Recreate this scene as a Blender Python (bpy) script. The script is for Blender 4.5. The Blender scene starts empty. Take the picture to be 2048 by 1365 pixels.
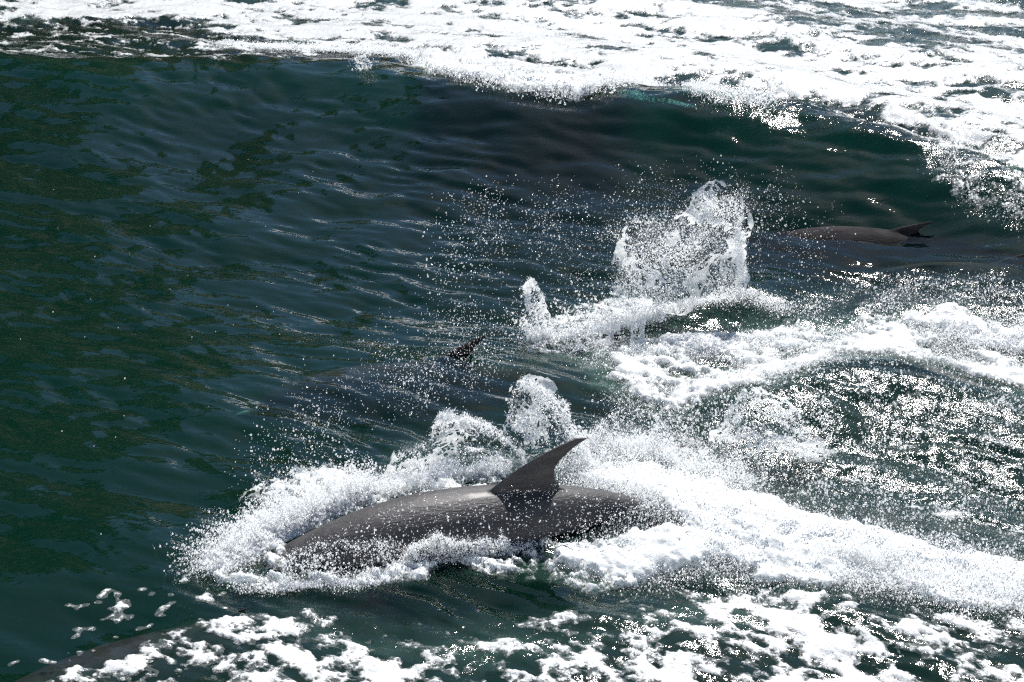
import bpy, bmesh, math, random
import numpy as np
from mathutils import Vector

rng = np.random.default_rng(11)
random.seed(5)
sc = bpy.context.scene
COL = sc.collection
R = math.radians

# ------------------------------------------------------------------ camera
CAM_H, PITCH, HF = 5.0, 24.0, 18.0
cam = bpy.data.cameras.new("camera")
cam.sensor_width = 36
cam.lens = 18 / math.tan(R(HF))
cam.clip_start, cam.clip_end = 0.1, 9000
cam_o = bpy.data.objects.new("camera", cam)
cam_o.location = (0, 0, CAM_H)
cam_o.rotation_euler = (R(90 - PITCH), 0, 0)
COL.objects.link(cam_o)
sc.camera = cam_o

# ------------------------------------------------------------------ sky, sun, exposure
SUN_EL, SUN_AZ = 57.0, 13.0        # azimuth clockwise from +Y (towards +X)
w = bpy.data.worlds.new("World")
sc.world = w
w.use_nodes = True
nt = w.node_tree
sky = nt.nodes.new("ShaderNodeTexSky")
sky.sky_type = 'NISHITA'
sky.sun_disc = False
sky.sun_elevation = R(SUN_EL)
sky.sun_rotation = R(SUN_AZ)
sky.air_density = 1.0
sky.dust_density = 0.6
sky.ozone_density = 1.0
bg = nt.nodes["Background"]
bg.inputs["Strength"].default_value = 0.068
hsv = nt.nodes.new("ShaderNodeHueSaturation"); hsv.inputs["Saturation"].default_value = 1.2
nt.links.new(sky.outputs[0], hsv.inputs["Color"]); nt.links.new(hsv.outputs[0], bg.inputs[0])
# broken white cloud added low for bright streaks mirrored in waves, clear blue overhead
tcw = nt.nodes.new("ShaderNodeTexCoord")
mpw = nt.nodes.new("ShaderNodeMapping"); mpw.inputs["Scale"].default_value = (1, 1, 2.6)
nt.links.new(tcw.outputs["Generated"], mpw.inputs[0])
nzw = nt.nodes.new("ShaderNodeTexNoise"); nzw.inputs["Scale"].default_value = 2.6; nzw.inputs["Detail"].default_value = 7; nzw.inputs["Roughness"].default_value = .55
nt.links.new(mpw.outputs[0], nzw.inputs["Vector"])
sxw = nt.nodes.new("ShaderNodeSeparateXYZ"); nt.links.new(tcw.outputs["Generated"], sxw.inputs[0])
hw = nt.nodes.new("ShaderNodeMapRange"); hw.inputs[1].default_value = .15; hw.inputs[2].default_value = .60; hw.inputs[3].default_value = .12; hw.inputs[4].default_value = -.30
nt.links.new(sxw.outputs[2], hw.inputs[0])
adw = nt.nodes.new("ShaderNodeMath"); adw.operation = 'ADD'
nt.links.new(nzw.outputs["Fac"], adw.inputs[0]); nt.links.new(hw.outputs[0], adw.inputs[1])
cvw = nt.nodes.new("ShaderNodeMapRange"); cvw.inputs[1].default_value = .57; cvw.inputs[2].default_value = .64; cvw.interpolation_type = 'SMOOTHSTEP'
nt.links.new(adw.outputs[0], cvw.inputs[0])
bgc = nt.nodes.new("ShaderNodeBackground"); bgc.inputs[0].default_value = (1, .99, .97, 1); bgc.inputs[1].default_value = 1.7
mxw = nt.nodes.new("ShaderNodeMixShader")
nt.links.new(cvw.outputs[0], mxw.inputs[0]); nt.links.new(bg.outputs[0], mxw.inputs[1]); nt.links.new(bgc.outputs[0], mxw.inputs[2])
nt.links.new(mxw.outputs[0], nt.nodes["World Output"].inputs["Surface"])
sun = bpy.data.lights.new("sun", 'SUN')
sun.energy = 5.0
sun.angle = R(0.53)
sun.color = (1.0, 0.965, 0.92)
sun_o = bpy.data.objects.new("sun", sun)
sd = Vector((math.sin(R(SUN_AZ)) * math.cos(R(SUN_EL)), math.cos(R(SUN_AZ)) * math.cos(R(SUN_EL)), math.sin(R(SUN_EL))))
sun_o.rotation_euler = sd.to_track_quat('Z', 'Y').to_euler()
sun_o.location = (0, 0, 30)
COL.objects.link(sun_o)
sc.view_settings.view_transform = 'Standard'
sc.view_settings.look = 'None'
sc.view_settings.exposure = 0.95
sc.view_settings.gamma = 1
sc.view_settings.use_curve_mapping = False
sc.render.engine = 'CYCLES'
sc.cycles.use_denoising = False
sc.cycles.max_bounces = 8
sc.cycles.volume_bounces = 0
sc.cycles.transparent_max_bounces = 24
sc.cycles.caustics_reflective = False
sc.cycles.caustics_refractive = False
sc.cycles.sample_clamp_indirect = 4
sc.cycles.sample_clamp_direct = 0
sc.cycles.filter_width = 1.3

# ------------------------------------------------------------------ noise
_perm = np.random.default_rng(3).permutation(256)
_perm = np.concatenate([_perm, _perm, _perm])
_ga = np.random.default_rng(4).uniform(0, 2 * np.pi, 256)
_gx, _gy = np.cos(_ga), np.sin(_ga)


def perlin(x, y, seed=0):
    x = np.asarray(x, float); y = np.asarray(y, float)
    xi = np.floor(x).astype(np.int64); yi = np.floor(y).astype(np.int64)
    xf, yf = x - xi, y - yi
    u = xf * xf * xf * (xf * (xf * 6 - 15) + 10)
    v = yf * yf * yf * (yf * (yf * 6 - 15) + 10)

    def g(ix, iy, dx, dy):
        h = _perm[_perm[(ix + seed * 17) & 255] + ((iy + seed * 31) & 255)]
        return _gx[h] * dx + _gy[h] * dy
    a = g(xi, yi, xf, yf); b = g(xi + 1, yi, xf - 1, yf)
    c = g(xi, yi + 1, xf, yf - 1); d = g(xi + 1, yi + 1, xf - 1, yf - 1)
    return ((a + u * (b - a)) * (1 - v) + (c + u * (d - c)) * v) * 1.5


def fbm(x, y, o=4, seed=0, gain=.5):
    s = 0; a = 1; t = 0
    for k in range(o):
        s = s + a * perlin(x * 2**k + 7.3 * k, y * 2**k - 3.1 * k, seed + k)
        t += a; a *= gain
    return s / t * 1.3


_jx = np.random.default_rng(8).random(256); _jy = np.random.default_rng(9).random(256)


def worley(x, y, seed=0):
    xi = np.floor(x).astype(np.int64); yi = np.floor(y).astype(np.int64)
    f1 = np.full(x.shape, 9.); f2 = np.full(x.shape, 9.)
    for i in (-1, 0, 1):
        for j in (-1, 0, 1):
            cx, cy = xi + i, yi + j
            h = _perm[_perm[(cx + seed) & 255] + (cy & 255)]
            d = np.hypot(cx + _jx[h] - x, cy + _jy[h] - y)
            f2 = np.minimum(f2, np.maximum(f1, d)); f1 = np.minimum(f1, d)
    return f1, f2


def sstep(a, b, x):
    t = np.clip((x - a) / (b - a), 0, 1)
    return t * t * (3 - 2 * t)


# ------------------------------------------------------------------ from a direction of view to a place on the water
FPX = 1024 / math.tan(R(HF))
_cf, _sf = math.cos(R(PITCH)), math.sin(R(PITCH))


def ray(px, py):
    dx = (px - 1024) / FPX; dy = (682.5 - py) / FPX
    return dx, _cf + dy * _sf, -_sf + dy * _cf


def on_plane(px, py, z=0.):
    a, b, c = ray(px, py)
    t = (z - CAM_H) / c
    return a * t, b * t, z


def on_wall(px, py, y0):
    m, q = y0 if isinstance(y0, tuple) else (0., y0)
    a, b, c = ray(px, py)
    t = q / (b - m * a)
    return a * t, b * t, CAM_H + c * t


# ------------------------------------------------------------------ shape of the sea
_crest = [(-900, 62, .3), (-300, 98, .42), (0, 114, .5), (300, 124, .56), (700, 122, .66), (1000, 148, .78), (1200, 160, .84),
          (1500, 188, .88), (1700, 212, .88), (1880, 285, .84), (2048, 335, .78), (2350, 430, .68), (2900, 640, .5)]
_cw = np.array([on_plane(*c) for c in _crest])
_gx0 = np.linspace(_cw[0, 0], _cw[-1, 0], 1200)
_k = np.exp(-.5 * (np.arange(-150, 151) * (_gx0[1] - _gx0[0]) / .75)**2); _k /= _k.sum()
_cy = np.interp(_gx0, _cw[:, 0], _cw[:, 1]); _ca = np.interp(_gx0, _cw[:, 0], _cw[:, 2])


def _smooth(a):
    n = 150
    pad = np.concatenate([2 * a[0] - a[n:0:-1], a, 2 * a[-1] - a[-2:-n - 2:-1]])
    return np.convolve(pad, _k, 'valid')


_cy, _ca = _smooth(_cy), _smooth(_ca)
ED = np.array([0.894, -0.447])             # along the crest
EN = np.array([-0.447, -0.894])            # towards the viewer


def polyd(x, y, pts, extra=None):
    """distance to a polyline, value interpolated along it, and the side"""
    best = np.full(x.shape, 1e9); val = np.zeros(x.shape); side = np.zeros(x.shape)
    P = [p[:2] for p in pts]
    for k in range(len(P) - 1):
        ax, ay = P[k]; bx, by = P[k + 1]
        ex, ey = bx - ax, by - ay; L2 = ex * ex + ey * ey + 1e-12
        t = np.clip(((x - ax) * ex + (y - ay) * ey) / L2, 0, 1)
        qx, qy = x - ax - t * ex, y - ay - t * ey
        d = np.hypot(qx, qy)
        m = d < best
        best = np.where(m, d, best)
        if extra is not None:
            val = np.where(m, extra[k] * (1 - t) + extra[k + 1] * t, val)
        side = np.where(m, np.sign(ey * qx - ex * qy), side)
    return best, val, side


def W(pts, z=0.):
    return [on_plane(p[0], p[1], z) for p in pts]


_hump = [  # ridge lines: points, heights, width in front, width behind
    (W([(1330, 845), (1440, 812), (1560, 768), (1680, 742), (1800, 745), (1930, 775), (2080, 820), (2400, 900)], .2), [0, .10, .20, .26, .26, .22, .16, .1], .55, .5),
    (W([(1260, 640), (1340, 618), (1430, 600), (1500, 597), (1580, 625), (1660, 660)], .1), [0, .10, .16, .17, .1, 0], .30, .35),
    (W([(1150, 745), (1300, 700), (1500, 690), (1750, 660), (1950, 640), (2300, 650)], .1), [0, .06, .06, .12, .16, .15], .5, .5),
    (W([(430, 1150), (600, 1110), (900, 1070), (1200, 1050), (1400, 1070), (1700, 1120), (2048, 1170), (2400, 1230)], .0), [0, .04, .05, .06, .12, .15, .12, .1], .35, .5),
    (W([(600, 760), (800, 735), (1000, 725), (1200, 745)], .0), [0, .05, .07, .03], .5, .5),
    (W([(-200, 1230), (100, 1130), (300, 1080), (500, 1055)], .0), [.05, .06, .05, .02], .5, .7),
    (W([(900, 1330), (1300, 1290), (1700, 1250), (2200, 1320)], .0), [.0, .05, .06, .05], .4, .4),
]


def macro(x, y):
    x = np.asarray(x, float); y = np.asarray(y, float)
    yc = np.interp(x, _gx0, _cy); A = np.interp(x, _gx0, _ca)
    yc = yc + .16 * perlin(x / 1.9, x * 0 + 2.2, 5)
    d = (yc - y) * .88
    f = 1 / (1 + (np.maximum(d, 0) / 1.45)**2)**1.35
    b = 1 / (1 + (np.minimum(d, 0) / 1.3)**2)**1.6
    z = A * np.where(d > 0, f, b) - .10 * np.exp(-((d - 4.2) / 1.4)**2)
    # a lower second roller behind the crest
    z = z + .26 * np.exp(-((d + 3.4) / .9)**2) * sstep(-3, 2, x) * 1.0 + .2 * np.exp(-((d + 7.) / 1.4)**2)
    for pts, hs, wf, wb in _hump:
        dd, v, s = polyd(x, y, pts, hs)
        wdt = np.where(s > 0, wf, wb)
        z = z + v * np.exp(-(dd / wdt)**2)
    near = 1 - sstep(60, 400, y)
    z = z + near * .05 * fbm(x / 2.6, y / 2.2, 3, 21)
    return z


def P(px, py):
    """the place on the sea seen in that direction"""
    a, b, c = ray(px, py)
    t = np.linspace(5.2, 60, 1400)
    zz = CAM_H + c * t
    h = macro(a * t, b * t)
    k = int(np.argmax(zz < h))
    f = (zz[k - 1] - h[k - 1]) / ((zz[k - 1] - h[k - 1]) - (zz[k] - h[k]) + 1e-9)
    tt = t[k - 1] + f * (t[k] - t[k - 1])
    return np.array([a * tt, b * tt, CAM_H + c * tt])


def poly_sdf(x, y, pts):
    """positive inside"""
    inside = np.zeros(x.shape, bool)
    n = len(pts)
    for i in range(n):
        x1, y1 = pts[i][:2]; x2, y2 = pts[(i + 1) % n][:2]
        c = ((y1 > y) != (y2 > y))
        xi = (x2 - x1) * (y - y1) / ((y2 - y1) + 1e-12) + x1
        inside ^= c & (x < xi)
    d, _, _ = polyd(x, y, list(pts) + [pts[0]])
    return np.where(inside, d, -d)


def region(x, y, pix, soft_in, soft_out):
    pts = [P(*p) for p in pix]
    pa = np.array(pts)
    out = np.zeros(x.shape)
    m = (x > pa[:, 0].min() - soft_out) & (x < pa[:, 0].max() + soft_out) & (y > pa[:, 1].min() - soft_out) & (y < pa[:, 1].max() + soft_out)
    s = poly_sdf(x[m], y[m], pts)
    out[m] = sstep(-soft_out, soft_in, s)
    return out


# regions, outlined where they lie on the water
R_TOP = [(-400, -60), (-400, 55), (0, 42), (200, 36), (330, 34), (400, 48), (450, 70), (640, 86), (760, 96), (850, 104), (870, 140), (960, 160), (1060, 176),
         (1160, 186), (1220, 165), (1300, 150), (1400, 160), (1540, 190), (1650, 205), (1760, 222), (1900, 275), (2048, 318), (2400, 430), (2400, -60)]
R_TOPL = [(-400, 30), (-400, 120), (0, 104), (200, 114), (400, 120), (600, 116), (760, 110), (840, 120), (850, 80), (450, 50), (330, 20), (0, 20)]
R_FAR = [(1250, -60), (1380, 30), (1600, 80), (1800, 100), (2048, 190), (2500, 300), (2500, -60)]
R_TOPR = [(1480, 180), (1600, 190), (1750, 216), (1900, 268), (2048, 310), (2300, 380), (2300, 440), (2048, 350), (1900, 300), (1750, 246), (1600, 214), (1480, 200)]
R_GLINT = [(1300, 150), (1400, 160), (1600, 195), (1800, 240), (1880, 300), (1740, 300), (1600, 280), (1450, 285), (1380, 220)]
R_LIP = [(835, 100), (850, 145), (930, 160), (1060, 190), (1170, 195), (1230, 170), (1180, 145), (1050, 130), (950, 110)]
R_FACE = [(1330, 150), (1390, 190), (1480, 215), (1560, 225), (1560, 190), (1480, 160)]
R_RSP = [(1840, 290), (1930, 290), (2048, 330), (2500, 450), (2500, 700), (2048, 475), (1980, 455), (1900, 420), (1840, 370)]
R_RIB = [(1180, 735), (1250, 680), (1330, 665), (1500, 650), (1640, 640), (1720, 628), (1820, 622), (1900, 600), (1960, 625), (2048, 640), (2500, 640),
         (2500, 820), (2048, 800), (1960, 765), (1850, 735), (1700, 715), (1560, 765), (1450, 800), (1350, 825), (1260, 830), (1230, 790)]
R_SPK = [(1500, 620), (1600, 590), (1700, 560), (1800, 540), (1950, 535), (2048, 560), (2500, 600), (2500, 700), (2048, 660), (1900, 640), (1600, 660)]
R_ROIL = [(1180, 830), (1400, 800), (1600, 735), (1800, 735), (2048, 790), (2500, 900), (2500, 1150), (2048, 1130), (1800, 1060), (1600, 1030), (1400, 960), (1200, 930), (1130, 880)]
R_ROILD = [(1440, 830), (1560, 775), (1680, 752), (1800, 760), (1770, 830), (1660, 880), (1560, 860), (1480, 850)]
R_MAIN = [(1150, 960), (1210, 925), (1300, 925), (1420, 960), (1560, 1005), (1680, 1050), (1800, 1075), (1900, 1105), (2048, 1125), (2500, 1200), (2500, 1300),
          (2048, 1235), (1900, 1215), (1760, 1175), (1640, 1190), (1500, 1160), (1400, 1150), (1260, 1170), (1150, 1160), (1080, 1110), (1120, 1075), (1350, 1060), (1310, 1000)]
R_FRONT = [(430, 1130), (560, 1145), (700, 1150), (840, 1080), (960, 1085), (1120, 1100), (1230, 1080), (1330, 1062), (1400, 1150), (1260, 1180), (1140, 1190),
           (1060, 1150), (900, 1130), (840, 1170), (700, 1175), (560, 1180), (430, 1170)]
R_HEAD = [(440, 1080), (480, 1020), (560, 960), (640, 930), (760, 945), (900, 960), (1010, 960), (980, 1000), (820, 1020), (700, 1060), (590, 1100), (570, 1150), (470, 1140)]
R_BACK = [(780, 905), (840, 870), (930, 880), (1010, 900), (1080, 880), (1160, 890), (1230, 930), (1180, 985), (1000, 985), (850, 985), (760, 950)]
R_BOT = [(-60, 1400), (60, 1335), (150, 1318), (260, 1300), (310, 1262), (380, 1245), (480, 1228), (600, 1240), (700, 1258), (800, 1280), (900, 1290), (1010, 1262),
         (1140, 1270), (1250, 1255), (1330, 1208), (1450, 1178), (1600, 1180), (1760, 1196), (1900, 1216), (2048, 1232), (2700, 1320), (2700, 1750), (1900, 1640), (1100, 1690), (400, 1600), (-60, 1560)]
R_BOTG = [(520, 1215), (700, 1225), (900, 1250), (1100, 1225), (1250, 1190), (1400, 1165), (1600, 1190), (1600, 1240), (1300, 1260), (1000, 1320), (800, 1310), (600, 1260)]
R_SPECK = [(90, 1290), (130, 1200), (240, 1160), (330, 1140), (420, 1140), (480, 1190), (470, 1240), (360, 1250), (250, 1300), (60, 1340), (-100, 1370), (-100, 1310)]
R_CEN = [(1040, 690), (1060, 640), (1150, 610), (1240, 580), (1330, 600), (1400, 600), (1500, 585), (1560, 630), (1500, 660), (1330, 665), (1240, 690), (1200, 760), (1230, 800), (1150, 720)]
R_HUMPG = [(1290, 655), (1330, 625), (1420, 612), (1500, 612), (1540, 640), (1480, 660), (1380, 665)]
R_AERL = [(960, 712), (1100, 705), (1220, 700), (1260, 760), (1230, 800), (1100, 770), (980, 745)]


def fields(x, y):
    """foam cover (above zero: foam), its height, aeration and roughness of the water"""
    xw = x + .10 * fbm(x / .45, y / .45, 3, 131) + .03 * fbm(x / .09, y / .09, 2, 133)
    yw = y + .10 * fbm(x / .45, y / .45, 3, 141) + .03 * fbm(x / .09, y / .09, 2, 143)
    g = lambda pix, a=.12, b=.12: region(xw, yw, pix, a, b)
    top = g(R_TOP, .10, .35); topl = g(R_TOPL, .2, .15); far = g(R_FAR, .8, .6)
    lip = g(R_LIP, .1, .12); face = g(R_FACE, .12, .2)
    rsp = g(R_RSP, .25, .25); rib = g(R_RIB, .18, .14); spk = g(R_SPK, .25, .35)
    roil = g(R_ROIL, .3, .2); roild = g(R_ROILD, .12, .12)
    main = g(R_MAIN, .12, .09); front = g(R_FRONT, .05, .06); head = g(R_HEAD, .06, .08); back = g(R_BACK, .06, .1)
    bot = g(R_BOT, .12, .05); botg = g(R_BOTG, .1, .15); sp = g(R_SPECK, .15, .1)
    cen = g(R_CEN, .1, .15); hg = g(R_HUMPG, .06, .06)
    # coordinates along and across the wake
    s = x * ED[0] + y * ED[1]; d = x * EN[0] + y * EN[1]
    wx = .22 * fbm(x / .45, y / .45, 4, 31); wy = .20 * fbm(x / .45, y / .45, 4, 41)
    f1, f2 = worley((s + wx) / .25, (d + wy) / .155, 3)
    g1, g2 = worley((x + .5 * wx) / .13, (y + .5 * wy) / .12, 7)
    big = fbm(s / 1.3, d / .6, 4, 51)
    mid = fbm(s / .42, d / .2, 4, 61)
    fine = fbm(s / .11, d / .065, 3, 71, .65)
    hole = np.minimum(f1 * 1.2, .9) - .42           # low in cell centres
    hole2 = np.minimum(g1 * 1.2, .9) - .42
    v = np.full(x.shape, -1.)
    mx = lambda a, b: np.maximum(a, b)
    # top foam sheet, nearly closed; a few long holes near its edge
    edge = 1 - sstep(.6, 1., top)
    v = mx(v, -1.2 - .9 * sstep(.35, 0, top) + top * 1.62 + .9 * big + .7 * hole + .55 * mid + .2 * fine - .75 * far * (.5 + .6 * mid))
    v = mx(v, -1.0 - .9 * sstep(.35, 0, topl) + topl * .90 + .9 * mid + .4 * big + .5 * fine)
    tr_ = g(R_TOPR, .12, .3); gln = g(R_GLINT, .3, .3)
    v = mx(v, -1. - .9 * sstep(.35, 0, tr_) + tr_ * .95 + .7 * mid + .5 * fine + .3 * big)
    v = mx(v, -1. - .9 * sstep(.35, 0, lip) + lip * 1.35 + .4 * mid + .35 * fine)
    v = mx(v, -1. - .9 * sstep(.35, 0, face) + face * .85 + .3 * mid + .5 * fine)
    v = mx(v, -1. - .9 * sstep(.35, 0, rsp) + rsp * 1.0 + .5 * fine + .3 * mid)
    v = mx(v, -1. - .9 * sstep(.35, 0, rib) + rib * 1.30 + .7 * mid + .6 * big + .45 * fine)
    v = mx(v, -1. - .9 * sstep(.35, 0, spk) + spk * .80 + .4 * fine + .3 * mid)
    v = mx(v, -1. - .9 * sstep(.35, 0, roil) + roil * (.72 - .35 * roild) + .6 * fine + .6 * mid + .25 * big)
    v = mx(v, -1. - .9 * sstep(.35, 0, main) + main * 1.75 + .45 * mid + .35 * big + .25 * fine)
    v = mx(v, -1. - .9 * sstep(.35, 0, front) + front * 1.22 + .6 * mid + .5 * fine)
    v = mx(v, -1. - .9 * sstep(.35, 0, head) + head * 1.15 + .6 * mid + .5 * fine)
    v = mx(v, -1. - .9 * sstep(.35, 0, back) + back * .80 + .6 * mid + .4 * fine)
    v = mx(v, -1. - .9 * sstep(.35, 0, cen) + cen * 1.0 - hg * .5 + .6 * mid + .4 * fine)
    v = mx(v, -1. - .9 * sstep(.35, 0, bot) + bot * (1.03 + .10 * sstep(-1, 2, x)) + .72 * hole + .55 * hole2 + .65 * big + .60 * mid + .50 * fine)
    v = mx(v, -1. - .9 * sstep(.35, 0, botg) + botg * .93 + .7 * mid + .4 * fine + .2 * hole)
    v = mx(v, -1. - .9 * sstep(.35, 0, sp) + sp * .72 + .5 * hole2 + .8 * fbm(x / .12, y / .10, 2, 91))
    # how high the foam is heaped
    heap = .004 + sstep(0, .5, v) * (.010 + .045 * main * (.6 + .6 * mid) + .03 * front + .05 * lip + .03 * rib + .014 * top + .03 * head)
    heap = heap + sstep(0, .4, v) * (.007 * fine + .006 * g1) * (1 + 1.5 * main + rib - .3 * top)
    aer = np.clip(.75 * rib + .5 * roil + .9 * main + .35 * spk + .5 * cen + .35 * bot + .6 * top + .45 * botg + .4 * back + .3 * rsp + .6 * front + .35 * g(R_AERL, .1, .15), 0, 1)
    rough = np.clip(.9 * roil + .8 * rib + .9 * spk + .9 * rsp + .8 * main + .6 * topl + .5 * cen + .55 * botg + .45 * bot + .8 * far + .5 * top + .7 * face + .75 * gln + .5 * back, 0, 1)
    return v, np.maximum(heap, .003), aer, rough


def ripples(x, y, rough):
    s = x * ED[0] + y * ED[1]; d = x * EN[0] + y * EN[1]
    wob = .10 * fbm(x / 1.1, y / 1.1, 2, 15)
    gust = .6 + .8 * sstep(-.4, .5, fbm(s / 2.5, d / 1.2, 2, 77))
    calm = gust * (1 - .65 * sstep(-1., -2.8, x) * sstep(10.5, 8.5, y))
    z = .034 * 1.3 * perlin(s / 1.5, (d + wob) / .55, 1)
    calm = calm * (1 - .6 * np.exp(-(((x + 1.1) / 1.3)**2 + ((y - 10.9) / .8)**2)))
    r1 = perlin(s / .62 + 3, (d + wob) / .19, 2)
    z = z + .020 * (.45 + .55 * calm) * (r1 - .5 * np.abs(r1))
    z = z + .0095 * calm * (lambda q: q - .5 * np.abs(q))(perlin(s / .30 + 9, (d + .7 * wob) / .105, 13))
    up = sstep(10.5, 12.5, y)
    z = z + up * .0060 * gust * (lambda q: q - .6 * np.abs(q))(perlin(s / .42 + 5, (d + .5 * wob) / .085, 23))
    z = z + .0034 * calm * perlin(s / .26, (d + .4 * wob) / .085, 3)
    z = z + .0006 * calm * perlin(s / .13, (d + .3 * wob) / .045, 4)
    z = z + rough * (.018 * fbm(x / .30, y / .24, 3, 5, .55) + .0028 * perlin(x / .06, y / .05, 8))
    return z * (1 - sstep(50, 200, y))


# ------------------------------------------------------------------ materials
def mat(name):
    m = bpy.data.materials.new(name); m.use_nodes = True
    n = m.node_tree; n.nodes.clear()
    return m, n, n.nodes.new("ShaderNodeOutputMaterial")


def N(n, t, **k):
    o = n.nodes.new(t)
    for a, b in k.items():
        if isinstance(a, str) and hasattr(o, a):
            setattr(o, a, b)
    return o


def attr(n, name):
    a = n.nodes.new("ShaderNodeAttribute"); a.attribute_name = name
    return a.outputs["Fac"]


def math_(n, op, a, b):
    m = n.nodes.new("ShaderNodeMath"); m.operation = op
    for i, v in enumerate((a, b)):
        if isinstance(v, (int, float)):
            m.inputs[i].default_value = v
        else:
            n.links.new(v, m.inputs[i])
    return m.outputs[0]


def noise_n(n, scale, detail=2, rough=.5, vec=None):
    t = n.nodes.new("ShaderNodeTexNoise")
    t.inputs["Scale"].default_value = scale; t.inputs["Detail"].default_value = detail; t.inputs["Roughness"].default_value = rough
    if vec is not None:
        n.links.new(vec, t.inputs["Vector"])
    return t.outputs["Fac"]


def water_material():
    m, n, out = mat("sea water")
    L = n.links
    tc = N(n, "ShaderNodeTexCoord")
    mp = N(n, "ShaderNodeMapping"); mp.inputs["Rotation"].default_value = (0, 0, R(26.6)); mp.inputs["Scale"].default_value = (1, 2.6, 1)
    L.new(tc.outputs["Object"], mp.inputs[0])
    aer, rough = attr(n, "aer"), attr(n, "rough")
    h1 = noise_n(n, 9, 2, .5, mp.outputs[0])
    h2 = noise_n(n, 34, 3, .6, tc.outputs["Object"])
    hh = math_(n, 'MULTIPLY', h1, .0026)
    h2m = math_(n, 'MULTIPLY', math_(n, 'MULTIPLY', h2, .006), rough)
    bump = N(n, "ShaderNodeBump"); bump.inputs["Strength"].default_value = 1; bump.inputs["Distance"].default_value = 1
    L.new(math_(n, 'ADD', hh, h2m), bump.inputs["Height"])
    fr = N(n, "ShaderNodeFresnel"); fr.inputs["IOR"].default_value = 1.333
    L.new(bump.outputs[0], fr.inputs["Normal"])
    gl = N(n, "ShaderNodeBsdfAnisotropic") if False else N(n, "ShaderNodeBsdfGlossy")
    L.new(math_(n, 'ADD', .015, math_(n, 'MULTIPLY', rough, .09)), gl.inputs["Roughness"])
    L.new(bump.outputs[0], gl.inputs["Normal"])
    mixc = N(n, "ShaderNodeMix"); mixc.data_type = 'RGBA'
    mixc.inputs[6].default_value = (.003, .024, .019, 1)
    mixc.inputs[7].default_value = (.06, .12, .095, 1)
    L.new(math_(n, 'MULTIPLY', aer, .8), mixc.inputs[0])
    df = N(n, "ShaderNodeBsdfDiffuse"); L.new(mixc.outputs[2], df.inputs["Color"])
    tl = N(n, "ShaderNodeBsdfTranslucent"); L.new(mixc.outputs[2], tl.inputs["Color"])
    m0 = N(n, "ShaderNodeMixShader"); m0.inputs[0].default_value = .35
    L.new(df.outputs[0], m0.inputs[1]); L.new(tl.outputs[0], m0.inputs[2])
    tr = N(n, "ShaderNodeBsdfTransparent"); tr.inputs[0].default_value = (.93, .98, .97, 1)
    m1 = N(n, "ShaderNodeMixShader")
    L.new(math_(n, 'ADD', .13, math_(n, 'MULTIPLY', aer, .5)), m1.inputs[0])
    L.new(tr.outputs[0], m1.inputs[1]); L.new(m0.outputs[0], m1.inputs[2])
    m2 = N(n, "ShaderNodeMixShader")
    L.new(fr.outputs[0], m2.inputs[0]); L.new(m1.outputs[0], m2.inputs[1]); L.new(gl.outputs[0], m2.inputs[2])
    L.new(m2.outputs[0], out.inputs["Surface"])
    va = N(n, "ShaderNodeVolumeAbsorption")
    va.inputs["Color"].default_value = (.13, .70, .60, 1); va.inputs["Density"].default_value = 1.5
    vs = N(n, "ShaderNodeVolumeScatter")
    vs.inputs["Color"].default_value = (.06, .60, .44, 1); vs.inputs["Density"].default_value = .042
    ad = N(n, "ShaderNodeAddShader"); L.new(va.outputs[0], ad.inputs[0]); L.new(vs.outputs[0], ad.inputs[1])
    L.new(ad.outputs[0], out.inputs["Volume"])
    return m


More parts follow.
